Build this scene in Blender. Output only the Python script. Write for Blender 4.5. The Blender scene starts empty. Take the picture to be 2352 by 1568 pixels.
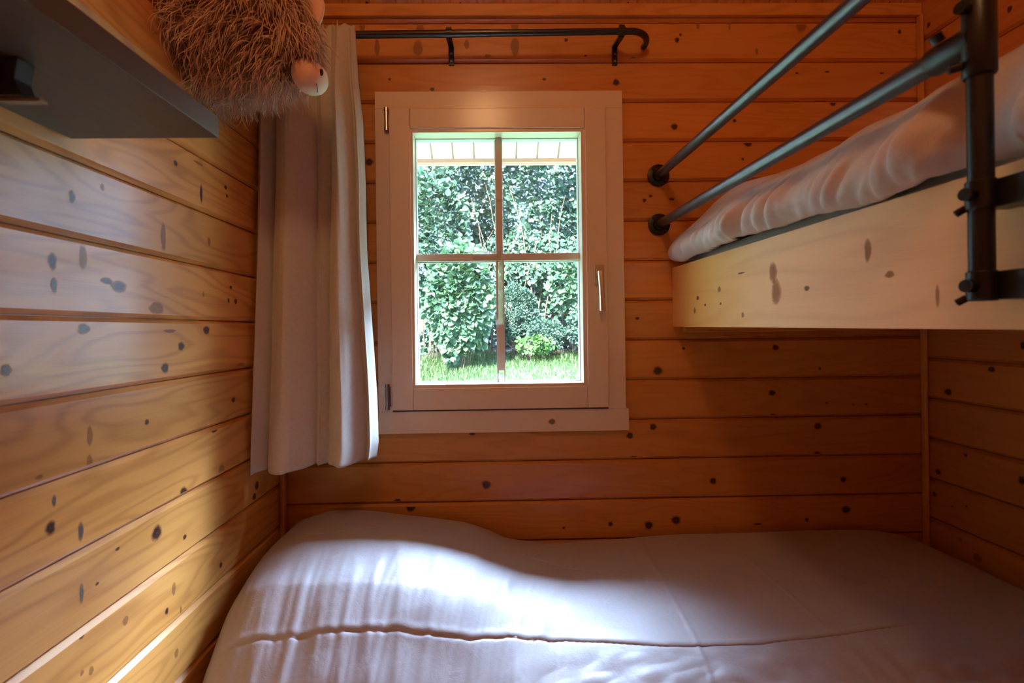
import bpy, bmesh, math, random
import numpy as np
from mathutils import Vector, Matrix, noise

# ------------------------------------------------------------------ camera
F = 1100.0                       # focal length in px of the 2352 px frame
PPX, PPY = 1148.0, 757.0
YAW, ROLL = 0.0163, 0.0125
CAM = Vector((0.66, -1.50, 1.17))
scene = bpy.context.scene
COL = scene.collection
fw = Vector((math.sin(YAW), math.cos(YAW), 0))
r0 = Vector((math.cos(YAW), -math.sin(YAW), 0)); u0 = Vector((0, 0, 1))
RT = math.cos(ROLL) * r0 - math.sin(ROLL) * u0
UP = math.sin(ROLL) * r0 + math.cos(ROLL) * u0
cd = bpy.data.cameras.new('camera')
cam = bpy.data.objects.new('camera', cd); COL.objects.link(cam)
mw = Matrix((RT, UP, -fw)).transposed().to_4x4(); mw.translation = CAM
cam.matrix_world = mw
cd.sensor_width = 36; cd.lens = F / 2352 * 36
cd.shift_x = (1176 - PPX) / 2352; cd.shift_y = (PPY - 784) / 2352
cd.clip_start = 0.01; cd.clip_end = 200
cd.dof.use_dof = True; cd.dof.focus_distance = 1.9; cd.dof.aperture_fstop = 5.0
scene.camera = cam

# ------------------------------------------------------------------ world, sun, lamp, exposure
w = bpy.data.worlds.new('world'); scene.world = w; w.use_nodes = True
bg = w.node_tree.nodes['Background']
# hazy sky: pale near the horizon, much brighter in a broad veiled-sun region high above the hedge
wn_, wl_ = w.node_tree.nodes, w.node_tree.links
tc = wn_.new('ShaderNodeTexCoord'); dt = wn_.new('ShaderNodeVectorMath'); dt.operation = 'DOT_PRODUCT'
nv = wn_.new('ShaderNodeVectorMath'); nv.operation = 'NORMALIZE'
SUNDIR = Vector((0.20, math.cos(math.radians(54)), math.sin(math.radians(54)))).normalized()
dt.inputs[1].default_value = SUNDIR
sq = wn_.new('ShaderNodeVectorMath'); sq.operation = 'MULTIPLY'; sq.inputs[1].default_value = (.42, 1, 1)   # a wide, low band of haze
wl_.new(tc.outputs['Generated'], sq.inputs[0]); wl_.new(sq.outputs[0], nv.inputs[0]); wl_.new(nv.outputs[0], dt.inputs[0])
mr = wn_.new('ShaderNodeMapRange'); mr.interpolation_type = 'SMOOTHSTEP'
for k_, v_ in zip(('From Min', 'From Max', 'To Min', 'To Max'), (0.91, 0.995, 4.6, 225.0)): mr.inputs[k_].default_value = v_
wl_.new(dt.outputs['Value'], mr.inputs['Value']); wl_.new(mr.outputs[0], bg.inputs[1])
bg.inputs[0].default_value = (0.50, 0.69, 1.0, 1)
scene.view_settings.view_transform = 'Standard'; scene.view_settings.look = 'None'
scene.view_settings.exposure = 0.58; scene.view_settings.gamma = 1.0
scene.view_settings.use_curve_mapping = False

def light(name, kind, loc, energy, color, rot=(0, 0, 0), **kw):
    l = bpy.data.lights.new(name, kind); l.energy = energy; l.color = color
    for k, v in kw.items(): setattr(l, k, v)
    o = bpy.data.objects.new(name, l); COL.objects.link(o); o.location = loc; o.rotation_euler = rot
    return o
light('sun', 'SUN', (0, 0, 8), 30.0, (1, .96, .90), (math.radians(40), math.radians(-22), 0), angle=math.radians(3))
light('ceiling_lamp_bulb', 'POINT', (0.63, -1.75, 2.58), 12.5, (1.0, .55, .245), shadow_soft_size=0.13)
pt = light('window_portal', 'AREA', (0.66, 0.085, 1.36), 1.0, (1, 1, 1), (math.radians(-90), 0, 0), shape='RECTANGLE', size=.60, size_y=.86)
pt.data.cycles.is_portal = True
scene.cycles.max_bounces = 10; scene.cycles.diffuse_bounces = 5; scene.cycles.transparent_max_bounces = 12
scene.cycles.sample_clamp_indirect = 6.0

def ray(px, py):
    return (fw * F + RT * (px - PPX) - UP * (py - PPY)).normalized()
def atY(px, py, Y=0.0):
    d = ray(px, py); t = (Y - CAM.y) / d.y; return CAM + d * t
def atX(px, py, X=0.0):
    d = ray(px, py); t = (X - CAM.x) / d.x; return CAM + d * t

# ------------------------------------------------------------------ helpers
def tag(o, label=None, cat=None, group=None, kind=None):
    if label: o['label'] = label
    if cat: o['category'] = cat
    if group: o['group'] = group
    if kind: o['kind'] = kind
    return o
def empty(name, loc=(0, 0, 0)):
    o = bpy.data.objects.new(name, None); COL.objects.link(o); o.location = loc
    o.empty_display_size = .05
    return o
class MB:
    def __init__(s): s.v = []; s.f = []; s.m = []; s.uv = None
    def add(s, vs, fs, mi=0):
        b = len(s.v); s.v += [tuple(v) for v in vs]
        for f in fs: s.f.append(tuple(b + i for i in f)); s.m.append(mi)
    def box(s, x0, x1, y0, y1, z0, z1, mi=0):
        vs = [(x, y, z) for z in (z0, z1) for y in (y0, y1) for x in (x0, x1)]
        s.add(vs, [(0, 2, 3, 1), (4, 5, 7, 6), (0, 1, 5, 4), (2, 6, 7, 3), (0, 4, 6, 2), (1, 3, 7, 5)], mi)
    def tube(s, pts, rad, n=20, caps=True, mi=0):
        pts = [Vector(p) for p in pts]; N = len(pts)
        rads = rad if hasattr(rad, '__len__') else [rad] * N
        vs = []; prev = None
        for i, p in enumerate(pts):
            t = (pts[min(i + 1, N - 1)] - pts[max(i - 1, 0)]).normalized()
            if prev is None:
                a = Vector((0, 0, 1)) if abs(t.z) < .9 else Vector((1, 0, 0))
                prev = t.cross(a).normalized()
            nrm = (prev - t * prev.dot(t)).normalized(); prev = nrm; b = t.cross(nrm)
            for k in range(n):
                an = 2 * math.pi * k / n
                vs.append(p + (nrm * math.cos(an) + b * math.sin(an)) * rads[i])
        fs = [(i * n + k, i * n + (k + 1) % n, (i + 1) * n + (k + 1) % n, (i + 1) * n + k) for i in range(N - 1) for k in range(n)]
        if caps: fs += [tuple(range(n))[::-1], tuple((N - 1) * n + k for k in range(n))]
        s.add(vs, fs, mi)
    def build(s, name, mats, parent=None, smooth=False, bevel=0, seg=2, recalc=True, autosmooth=None):
        me = bpy.data.meshes.new(name); me.from_pydata(s.v, [], s.f); me.update()
        mats = mats if isinstance(mats, (list, tuple)) else [mats]
        for m in mats: me.materials.append(m)
        if len(mats) > 1: me.polygons.foreach_set('material_index', s.m)
        if recalc:
            bm = bmesh.new(); bm.from_mesh(me); bmesh.ops.recalc_face_normals(bm, faces=bm.faces); bm.to_mesh(me); bm.free()
        if smooth: me.shade_smooth()
        if autosmooth:
            me.shade_smooth(); me.set_sharp_from_angle(angle=math.radians(autosmooth))
        o = bpy.data.objects.new(name, me); COL.objects.link(o)
        if parent is not None: o.parent = parent
        if bevel:
            b = o.modifiers.new('bevel', 'BEVEL'); b.width = bevel; b.segments = seg; b.limit_method = 'ANGLE'; b.angle_limit = math.radians(40)
        return o
def arc(c, r, a0, a1, n, ax, ay):
    return [Vector(c) + Vector(ax) * (r * math.cos(a0 + (a1 - a0) * i / n)) + Vector(ay) * (r * math.sin(a0 + (a1 - a0) * i / n)) for i in range(n + 1)]
def sstep(a, b, x):
    t = np.clip((x - a) / (b - a), 0, 1); return t * t * (3 - 2 * t)

# ------------------------------------------------------------------ materials
def newmat(name):
    m = bpy.data.materials.new(name); m.use_nodes = True
    nt = m.node_tree; return m, nt, nt.nodes['Principled BSDF']
class NG:
    def __init__(s, nt): s.nt = nt; s.n = nt.nodes; s.l = nt.links
    def val(s, inp, v):
        if isinstance(v, (int, float)): inp.default_value = v
        elif isinstance(v, (tuple, list)): inp.default_value = v
        else: s.l.new(v, inp)
    def math(s, op, a, b=0.0, c=0.0, clamp=False):
        n = s.n.new('ShaderNodeMath'); n.operation = op; n.use_clamp = clamp
        s.val(n.inputs[0], a); s.val(n.inputs[1], b); s.val(n.inputs[2], c); return n.outputs[0]
    def comb(s, x, y, z):
        n = s.n.new('ShaderNodeCombineXYZ')
        for i, q in enumerate((x, y, z)): s.val(n.inputs[i], q)
        return n.outputs[0]
    def sep(s, v):
        n = s.n.new('ShaderNodeSeparateXYZ'); s.val(n.inputs[0], v); return n.outputs
    def noise(s, vec, scale=1, detail=2, rough=.5, dist=0.0):
        n = s.n.new('ShaderNodeTexNoise'); s.l.new(vec, n.inputs['Vector'])
        n.inputs['Scale'].default_value = scale; n.inputs['Detail'].default_value = detail
        n.inputs['Roughness'].default_value = rough; n.inputs['Distortion'].default_value = dist
        return n.outputs[0]
    def ramp(s, fac, stops):
        n = s.n.new('ShaderNodeValToRGB'); s.val(n.inputs[0], fac)
        while len(n.color_ramp.elements) < len(stops): n.color_ramp.elements.new(.5)
        for e, (p, c) in zip(n.color_ramp.elements, stops):
            e.position = p; e.color = (*c, 1) if len(c) == 3 else c
        return n.outputs[0]
    def mix(s, fac, a, b, mode='MIX'):
        n = s.n.new('ShaderNodeMix'); n.data_type = 'RGBA'; n.blend_type = mode
        s.val(n.inputs[0], fac); 
        s.val(n.inputs[6], (*a, 1) if isinstance(a, tuple) and len(a) == 3 else a)
        s.val(n.inputs[7], (*b, 1) if isinstance(b, tuple) and len(b) == 3 else b); return n.outputs[2]
    def bump(s, h, dist=.001, strength=1.0):
        n = s.n.new('ShaderNodeBump'); n.inputs['Distance'].default_value = dist; n.inputs['Strength'].default_value = strength
        s.l.new(h, n.inputs['Height']); return n.outputs[0]
    def coord(s, which='Object'):
        return s.n.new('ShaderNodeTexCoord').outputs[which]

def wood(name, L='x', A='z', pitch=.125, off=0.0, light=(.70, .325, .085), dark=(.40, .125, .022), tone=(.88, 1.10), rough=.33, coat=.5, coat_rough=.16, ring=46, bump=.0006, rw=.34):
    """Boards run along axis L and are stacked along axis A."""
    m, nt, bs = newmat(name); g = NG(nt)
    P = g.sep(g.coord()); ax = {'x': P[0], 'y': P[1], 'z': P[2]}
    l, a = ax[L], ax[A]
    bid = g.math('FLOOR', g.math('DIVIDE', g.math('SUBTRACT', a, off), pitch))
    wn = g.n.new('ShaderNodeTexWhiteNoise'); wn.noise_dimensions = '1D'; g.l.new(bid, wn.inputs['W']); rnd = wn.outputs['Value']
    lo = g.math('ADD', l, g.math('MULTIPLY', rnd, 37.0))
    vec = g.comb(g.math('MULTIPLY', lo, 1.1), g.math('MULTIPLY', a, 7.5), g.math('MULTIPLY', rnd, 9.0))
    n1 = g.noise(vec, 1.0, 2, .45, .25)
    rings = g.math('SINE', g.math('MULTIPLY', n1, ring * 6.28 / 3))
    rings = g.math('POWER', g.math('MULTIPLY_ADD', rings, .5, .5), 2.2)
    fib = g.noise(g.comb(g.math('MULTIPLY', lo, 6), g.math('MULTIPLY', a, 420), rnd), 1.0, 2, .6)
    blotch = g.noise(g.comb(g.math('MULTIPLY', lo, 2.2), g.math('MULTIPLY', a, 9), rnd), 1.0, 3, .55)
    fine = g.math('MULTIPLY', g.math('SUBTRACT', fib, .5), .5)
    f1 = g.math('ADD', g.math('MULTIPLY', rings, rw), fine)
    f1 = g.math('ADD', f1, g.math('MULTIPLY', g.math('SUBTRACT', blotch, .5), .9), clamp=True)
    c = g.mix(f1, light, dark)
    tn = g.math('MULTIPLY_ADD', wn.outputs['Value'], tone[1] - tone[0], tone[0])
    hs = g.n.new('ShaderNodeHueSaturation'); g.l.new(c, hs.inputs['Color']); g.l.new(tn, hs.inputs['Value'])
    hs.inputs['Saturation'].default_value = 1.0
    g.l.new(hs.outputs[0], bs.inputs['Base Color'])
    bs.inputs['Roughness'].default_value = rough
    bs.inputs['Coat Weight'].default_value = coat; bs.inputs['Coat Roughness'].default_value = coat_rough
    wav = g.noise(g.comb(g.math('MULTIPLY', lo, 3.0), g.math('MULTIPLY', a, 12), rnd), 1.0, 2, .5)
    h = g.math('ADD', g.math('MULTIPLY', f1, .12), g.math('MULTIPLY', wav, 1.5))
    nb = g.bump(h, bump)
    g.l.new(nb, bs.inputs['Normal']); g.l.new(nb, bs.inputs['Coat Normal'])
    return m
def plain(name, col, rough=.5, metal=0, spec=.5, bumpscale=None, bumpd=.0005, var=0, vscale=8, coat=0, sheen=0, cr=.03):
    m, nt, bs = newmat(name); g = NG(nt)
    bs.inputs['Base Color'].default_value = (*col, 1); bs.inputs['Roughness'].default_value = rough
    bs.inputs['Metallic'].default_value = metal; bs.inputs['Specular IOR Level'].default_value = spec
    bs.inputs['Coat Weight'].default_value = coat; bs.inputs['Sheen Weight'].default_value = sheen; bs.inputs['Coat Roughness'].default_value = cr
    if var:
        n = g.noise(g.coord(), vscale, 4, .6)
        g.l.new(g.mix(n, tuple(c * (1 - var) for c in col), tuple(min(1, c * (1 + var)) for c in col)), bs.inputs['Base Color'])
    if bumpscale:
        n = g.noise(g.coord(), bumpscale, 4, .6); g.l.new(g.bump(n, bumpd), bs.inputs['Normal'])
    return m
def fabric(name, col, rough=.7, thread=900, sheen=.3, wr=0.002, wrs=14, tint=None, spec=.4):
    m, nt, bs = newmat(name); g = NG(nt); P = g.sep(g.coord())
    w1 = g.noise(g.comb(g.math('MULTIPLY', P[0], thread), g.math('MULTIPLY', P[1], thread), g.math('MULTIPLY', P[2], thread * .15)), 1, 1)
    w2 = g.noise(g.comb(g.math('MULTIPLY', P[0], thread * .12), g.math('MULTIPLY', P[1], thread * .12), g.math('MULTIPLY', P[2], thread)), 1, 1)
    ww = g.math('ADD', w1, w2)
    c = g.mix(g.math('MULTIPLY', ww, .5), tuple(x * .8 for x in col), tuple(min(1, x * 1.18) for x in col))
    g.l.new(c, bs.inputs['Base Color'])
    bs.inputs['Roughness'].default_value = rough; bs.inputs['Sheen Weight'].default_value = sheen
    bs.inputs['Specular IOR Level'].default_value = spec
    n2 = g.noise(g.coord(), wrs, 5, .62, 0.4)
    h = g.math('ADD', g.math('MULTIPLY', ww, .06), g.math('MULTIPLY', n2, 1.0))
    g.l.new(g.bump(h, wr), bs.inputs['Normal'])
    return m
def knotmat(name, core=(.050, .018, .012), rim=(.20, .065, .02), alpha=.95, coat=.45):
    m, nt, bs = newmat(name); g = NG(nt)
    uv = g.sep(g.coord('UV')); r = uv[0]
    nn = g.noise(g.coord(), 260, 2)
    rr = g.math('ADD', r, g.math('MULTIPLY', g.math('SUBTRACT', nn, .5), .35))
    c = g.ramp(rr, [(0, rim), (.12, core), (.5, core), (.62, rim), (.72, (.32, .12, .035)), (1, (.45, .19, .05))])
    g.l.new(c, bs.inputs['Base Color']); bs.inputs['Roughness'].default_value = .4 if coat else .6; bs.inputs['Coat Weight'].default_value = coat; bs.inputs['Specular IOR Level'].default_value = .5 if coat else .2; bs.inputs['Coat Roughness'].default_value = .2
    a = g.ramp(rr, [(0, (alpha,) * 3), (.55, (alpha,) * 3), (.74, (.45,) * 3), (.98, (0, 0, 0))])
    g.l.new(a, bs.inputs['Alpha'])
    return m

P = .1253                         # board pitch
ZB = atY(1760, 868).z             # a joint of the back wall
ZR = atX(2144, 916, 2.027).z      # a joint of the right wall
ZL = atX(590, 1049, 0.0).z        # a joint of the left wall
RW = 2.027                        # right wall
ZC = 2.178                        # ceiling height at the back wall
SL = .64                          # slope of the ceiling and roof
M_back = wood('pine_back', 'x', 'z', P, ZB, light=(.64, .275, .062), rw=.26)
M_left = wood('pine_left_lit', 'y', 'z', P, ZL, light=(.76, .34, .088), rw=.42)  # same pine as the back wall, window light painted in as a lighter tone
M_right = wood('pine_right_shaded', 'y', 'z', P, ZR, light=(.54, .21, .05), rw=.26)  # same pine again, the shade on this wall painted in as a darker tone
M_ceil = wood('pine_ceiling', 'y', 'x', .083, 0.0)
M_trim = wood('pine_trim', 'x', 'z', 3.0, -.5)
M_trimv = wood('pine_trim_upright', 'z', 'x', 3.0, -.5, tone=(.9, 1))
M_board = wood('pine_pale_board', 'y', 'z', 3.0, -1.0, light=(.86, .47, .12), dark=(.68, .30, .055), rough=.5, coat=.08, coat_rough=.3, ring=20)
M_floor = wood('floor_planks', 'y', 'x', .14, 0)
M_knot = knotmat('pine_knot')
M_spike = knotmat('pine_spike_knot', core=(.24, .10, .035), rim=(.36, .16, .055), alpha=.45)
M_blue = knotmat('pine_pale_knot', core=(.12, .10, .10), rim=(.28, .2, .14), alpha=.8)
M_frame = plain('window_paint', (.78, .65, .52), .40, coat=.6, cr=.2, bumpscale=220, bumpd=.00012, var=.05)
M_frameout = plain('window_outer_paint', (.62, .61, .62), .4)
M_black = plain('black_metal', (.012, .012, .013), .32, metal=.0, spec=.6, coat=.3)
M_pipe = plain('blackened_steel_pipe', (.12, .12, .13), .34, metal=.85)
M_cast = plain('black_cast_iron', (.014, .014, .015), .36, metal=.2, bumpscale=300, bumpd=.0002)
M_steel = plain('steel', (.55, .53, .50), .25, metal=1)
M_gold = plain('satin_champagne_metal', (.62, .50, .34), .33, metal=.75)
M_shelf = wood('grey_stained_shelf', 'y', 'x', 3.0, -1, light=(.085, .060, .047), dark=(.055, .040, .033), rough=.42, coat=.12, coat_rough=.35)
M_curt = fabric('taupe_linen', (.60, .56, .51), .85, 700, .25, .0015, 10)
M_bed = fabric('pale_bed_linen', (.41, .37, .39), .45, 1300, .25, .0016, 26, spec=.5)
M_bed2 = fabric('pale_bunk_linen', (.60, .51, .49), .55, 1300, .25, .002, 22)
M_sheet = fabric('grey_sheet', (.52, .43, .43), .8, 1000)
M_fur = plain('cow_fur', (.66, .42, .30), .6, sheen=.3, var=.4, vscale=40)
M_furb = plain('cow_under_fur', (.20, .08, .035), .9)
M_suede = plain('pink_suede', (.80, .50, .38), .6, sheen=.4, bumpscale=300, bumpd=.0003)
M_dark = plain('dark_recess', (.03, .012, .012), .8)
M_white = plain('white_paint', (.74, .69, .72), .5, var=.03)
M_whitel = plain('cream_fascia', (.66, .49, .43), .5)

def glassmat():
    m = bpy.data.materials.new('window_glass'); m.use_nodes = True; nt = m.node_tree
    for n in list(nt.nodes): nt.nodes.remove(n)
    out = nt.nodes.new('ShaderNodeOutputMaterial'); mx = nt.nodes.new('ShaderNodeMixShader')
    tr = nt.nodes.new('ShaderNodeBsdfTransparent'); gl = nt.nodes.new('ShaderNodeBsdfGlossy'); fr = nt.nodes.new('ShaderNodeFresnel')
    tr.inputs[0].default_value = (.96, .985, .97, 1); gl.inputs['Roughness'].default_value = 0.0; fr.inputs[0].default_value = 1.45
    ge = nt.nodes.new('ShaderNodeNewGeometry'); io = nt.nodes.new('ShaderNodeMath'); io.operation = 'MULTIPLY_ADD'
    nt.links.new(ge.outputs['Backfacing'], io.inputs[0]); io.inputs[1].default_value = 1 / 1.45 - 1.45; io.inputs[2].default_value = 1.45
    nt.links.new(io.outputs[0], fr.inputs[0])
    nt.links.new(fr.outputs[0], mx.inputs[0]); nt.links.new(tr.outputs[0], mx.inputs[1]); nt.links.new(gl.outputs[0], mx.inputs[2]); nt.links.new(mx.outputs[0], out.inputs[0])
    return m
M_glass = glassmat()
def filmmat(name, col, op):
    m, nt, bs = newmat(name); bs.inputs['Base Color'].default_value = (*col, 1); bs.inputs['Alpha'].default_value = op; bs.inputs['Roughness'].default_value = .35
    return m
M_tape = filmmat('clear_tape', (.8, .8, .75), .35)
M_tape2 = filmmat('dusty_film', (.50, .52, .33), .55)

# ------------------------------------------------------------------ log walls
def zprofile(z0, z1, joint, pitch=P, ch=.0085, dp=.009):
    """(z, recess) pairs of the interior face from z0 to z1."""
    pts = [(z0, 0.0)]
    k = math.ceil((z0 + .0005 - joint) / pitch)
    while joint + k * pitch < z1:
        zg = joint + k * pitch
        for dz, r in ((-ch, 0), (-.0009, dp), (-.0007, .018), (.0007, .018), (.0009, dp), (ch, 0)):
            if z0 < zg + dz < z1: pts.append((zg + dz, r))
        k += 1
    pts.append((z1, 0.0)); return pts
def slab(mb, prof, l0, l1, put, thick):
    """put(l, recess, z) -> point; closed slab."""
    n = len(prof); vs = []
    for l in (l0, l1):
        for z, r in prof: vs.append(put(l, r, z))
        for z, r in ((prof[-1][0], thick), (prof[0][0], thick)): vs.append(put(l, r, z))
    N = n + 2
    fs = [(i, (i + 1) % N, N + (i + 1) % N, N + i) for i in range(N)]
    fs += [tuple(range(N))[::-1], tuple(range(N, 2 * N))]
    mb.add(vs, fs)
def discs(mb, items, put, mi0=1, n=18, joint=None):
    uvs = []
    for l, z, rl, rz, kind in items:
        b = len(mb.v)
        lim = lambda q: q
        if joint is not None:                      # a knot stays on its own board
            lo_ = joint + math.floor((z - joint) / P) * P + .0088; hi_ = lo_ + P - .0176
            lim = lambda q: min(max(q, lo_), hi_)
            z = lim(z)
        vs = [put(l, z)] + [put(l + rl * math.cos(t) * (1 + .12 * math.sin(3 * t + l * 50)), lim(z + rz * math.sin(t))) for t in [2 * math.pi * i / n for i in range(n)]]
        mb.add(vs, [(0, 1 + i, 1 + (i + 1) % n) for i in range(n)], mi0 + kind)
        mb.disc = getattr(mb, 'disc', {}); mb.disc[b] = n
def setuv(o, mb):
    me = o.data; uvl = me.uv_layers.new(name='UVMap'); cent = set(getattr(mb, 'disc', {}).keys())
    arr = np.ones(len(me.loops) * 2, dtype=np.float32)
    vi = np.zeros(len(me.loops), dtype=np.int32); me.loops.foreach_get('vertex_index', vi)
    m = np.isin(vi, list(cent)); arr[0::2][m] = 0
    uvl.data.foreach_set('uv', arr)
def cutroof(o, off=0.0):
    bm = bmesh.new(); bm.from_mesh(o.data)
    nrm = Vector((0, SL, 1)).normalized()
    g = bmesh.ops.bisect_plane(bm, geom=bm.verts[:] + bm.edges[:] + bm.faces[:], plane_co=(0, 0, ZC + off), plane_no=nrm, clear_outer=True)
    bm.to_mesh(o.data); bm.free()

rnd = random.Random(5)
# window opening in the back wall
c00 = atY(905, 255); c11 = atY(1390, 930)
WX0, WX1 = atY(888, 600).x, atY(1404, 600).x
WZ0, WZ1 = atY(1150, 945).z, atY(1150, 243).z
mb = MB(); putB = lambda l, r, z: (l, r, z)
slab(mb, zprofile(0, WZ0, ZB), -.1, RW + .1, putB, .07)
slab(mb, zprofile(WZ0, WZ1, ZB), -.1, WX0, putB, .07)
slab(mb, zprofile(WZ0, WZ1, ZB), WX1, RW + .1, putB, .07)
slab(mb, zprofile(WZ1, ZC + .0, ZB), -.1, RW + .1, putB, .07)
kn = [(1117, 1113, 9, 9, 0), (943, 1165, 10, 9, 0), (913, 1153, 7, 5, 0), (1511, 851, 10, 9, 0), (1773, 902, 7, 6, 0), (1500, 980, 7, 7, 0), (1447, 1000, 7, 7, 0),
      (1878, 978, 8, 7, 0), (1877, 1046, 8, 5, 0), (1638, 1104, 7, 7, 0), (1937, 1101, 6, 6, 0), (1553, 1194, 10, 9, 0), (1490, 1206, 9, 9, 0), (1402, 1203, 5, 5, 0),
      (1943, 1170, 10, 8, 0), (1415, 189, 7, 7, 0), (1549, 291, 7, 7, 0), (1718, 325, 9, 8, 0), (1913, 235, 7, 7, 0), (1781, 798, 7, 6, 0), (2066, 73, 4, 5, 0),
      (1687, 277, 4, 4, 0), (2055, 174, 4, 4, 0), (848, 372, 8, 8, 0), (895, 182, 3, 3, 0), (1494, 450, 4, 3, 0), (1543, 457, 6, 3, 0), (1295, 1212, 3, 3, 0),
      (1464, 731, 4, 3, 0), (1945, 1222, 10, 6, 0), (1883, 846, 3, 3, 0), (1740, 1203, 9, 2, 0), (1853, 1193, 4, 4, 0), (1250, 182, 4, 3, 0), (1706, 365, 3, 3, 0),
      (1183, 60, 7, 14, 1), (1183, 108, 8, 18, 1), (1072, 102, 5, 9, 1), (965, 65, 7, 15, 1), (960, 110, 9, 15, 1), (832, 62, 5, 13, 1), (866, 108, 5, 16, 1), (1300, 92, 4, 4, 0),
      (1555, 92, 5, 6, 0), (1840, 60, 10, 12, 1), (1603, 60, 3, 6, 1), (1675, 62, 2, 6, 1), (1738, 118, 3, 6, 1), (1120, 128, 6, 3, 1), (1455, 140, 5, 3, 1),
      (1480, 460, 4, 4, 0), (993, 205, 5, 4, 0), (1345, 128, 3, 2, 0), (1830, 168, 4, 2, 0), (2025, 168, 5, 2, 0), (1900, 165, 5, 2, 0), (1563, 80, 3, 3, 0),
      (1085, 996, 7, 3, 0), (1570, 800, 3, 3, 0), (1898, 925, 2, 2, 0), (1960, 928, 2, 2, 0), (1990, 928, 3, 2, 0), (1775, 955, 6, 3, 0), (1456, 1055, 7, 2, 0), (1780, 1232, 12, 2, 0)]
items = []
for px, py, a, b, k in kn:
    p = atY(px, py); items.append((p.x, p.z, a * .00136 * 1.4, b * .00136 * 1.4, k))
discs(mb, items, lambda l, z: (l, -.0003, z), joint=ZB)
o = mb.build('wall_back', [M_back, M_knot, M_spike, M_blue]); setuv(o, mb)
tag(o, 'varnished pine log wall with the window in it', kind='structure')

YF = -2.7
mb = MB(); putL = lambda l, r, z: (-r, l, z)
slab(mb, zprofile(0, 4.1, ZL), YF - .07, .0, putL, .07)
kl = [(474, 758, 7, 10, 0), (416, 795, 7, 10, 0), (379, 845, 8, 12, 0), (337, 969, 5, 7, 0), (116, 1212, 11, 17, 0), (360, 1223, 11, 18, 0), (421, 1135, 8, 13, 0),
      (13, 850, 12, 14, 2), (191, 755, 13, 12, 2), (273, 658, 16, 13, 2), (375, 545, 5, 32, 1), (584, 1140, 4, 8, 0), (590, 1115, 4, 10, 0), (120, 600, 9, 20, 2), (124, 655, 7, 18, 2),
      (360, 708, 14, 14, 1), (190, 590, 8, 28, 1), (165, 452, 7, 14, 2), (403, 375, 4, 7, 0), (462, 445, 3, 22, 0), (518, 430, 3, 5, 0), (521, 450, 2, 4, 0), (480, 555, 3, 9, 1),
      (206, 1000, 6, 22, 1), (205, 1060, 6, 16, 1), (90, 1095, 8, 5, 1), (185, 1220, 6, 22, 2), (124, 1150, 5, 14, 2), (270, 1260, 5, 4, 0), (223, 1340, 4, 4, 0),
      (187, 1362, 5, 22, 2), (187, 1450, 6, 6, 0), (288, 1425, 6, 10, 1), (399, 1352, 4, 14, 1), (383, 1403, 4, 8, 0), (424, 1233, 4, 6, 0), (507, 1297, 3, 7, 0), (536, 918, 4, 6, 0),
      (525, 690, 2, 6, 0), (541, 692, 3, 7, 0), (467, 676, 2, 6, 1), (492, 985, 7, 5, 0), (508, 1078, 6, 10, 1), (209, 1540, 5, 10, 1), (188, 1545, 4, 6, 1), (405, 1500, 4, 10, 1),
      (390, 760, 12, 4, 1), (553, 838, 8, 5, 1), (456, 375, 9, 3, 1), (530, 660, 3, 4, 0), (245, 645, 12, 8, 2), (415, 1400, 2, 8, 1), (235, 430, 4, 8, 1)]
items = []
for px, py, a, b, k in kl:
    p = atX(px, py); q = atX(px + a, py); q2 = atX(px, py + b)
    items.append((p.y, p.z, abs(q.y - p.y) * 1.3, abs(q2.z - p.z) * 1.2, k))
discs(mb, items, lambda l, z: (.0003, l, z), joint=ZL)
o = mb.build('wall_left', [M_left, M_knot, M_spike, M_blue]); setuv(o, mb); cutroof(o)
tag(o, 'varnished pine log wall on the left', kind='structure')
mb = MB(); putR = lambda l, r, z: (RW + r, l, z)
slab(mb, zprofile(0, 4.1, ZR), YF - .07, .0, putR, .07)
kr = [(2178, 900, 8, 8, 0), (2278, 848, 8, 7, 0), (2155, 1083, 6, 7, 0), (2147, 1135, 4, 6, 0), (2218, 1045, 4, 4, 0), (2348, 1103, 9, 10, 0), (2350, 793, 7, 10, 0), (2245, 1281, 9, 9, 1),
      (2133, 57, 4, 7, 0), (2319, 21, 6, 8, 0), (2187, 1163, 3, 2, 0), (2220, 1163, 3, 3, 0), (2206, 1238, 3, 3, 0)]
items = []
for px, py, a, b, k in kr:
    p = atX(px, py, RW); q = atX(px + a, py, RW); q2 = atX(px, py + b, RW)
    items.append((p.y, p.z, abs(q.y - p.y) * 1.3, abs(q2.z - p.z) * 1.2, k))
discs(mb, items, lambda l, z: (RW - .0003, l, z), joint=ZR)
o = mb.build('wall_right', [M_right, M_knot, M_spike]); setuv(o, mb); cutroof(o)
tag(o, 'varnished pine log wall on the right', kind='structure')
mb = MB(); slab(mb, zprofile(0, 4.1, ZB), -.1, RW + .1, lambda l, r, z: (l, YF - r, z), .07)
o = mb.build('wall_front', M_back); tag(o, 'pine log wall behind the viewer', kind='structure'); cutroof(o)
mb = MB(); mb.box(-.1, RW + .1, YF - .07, .07, -.06, 0); tag(mb.build('floor', M_floor), 'plank floor of the cabin', kind='structure')

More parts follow.
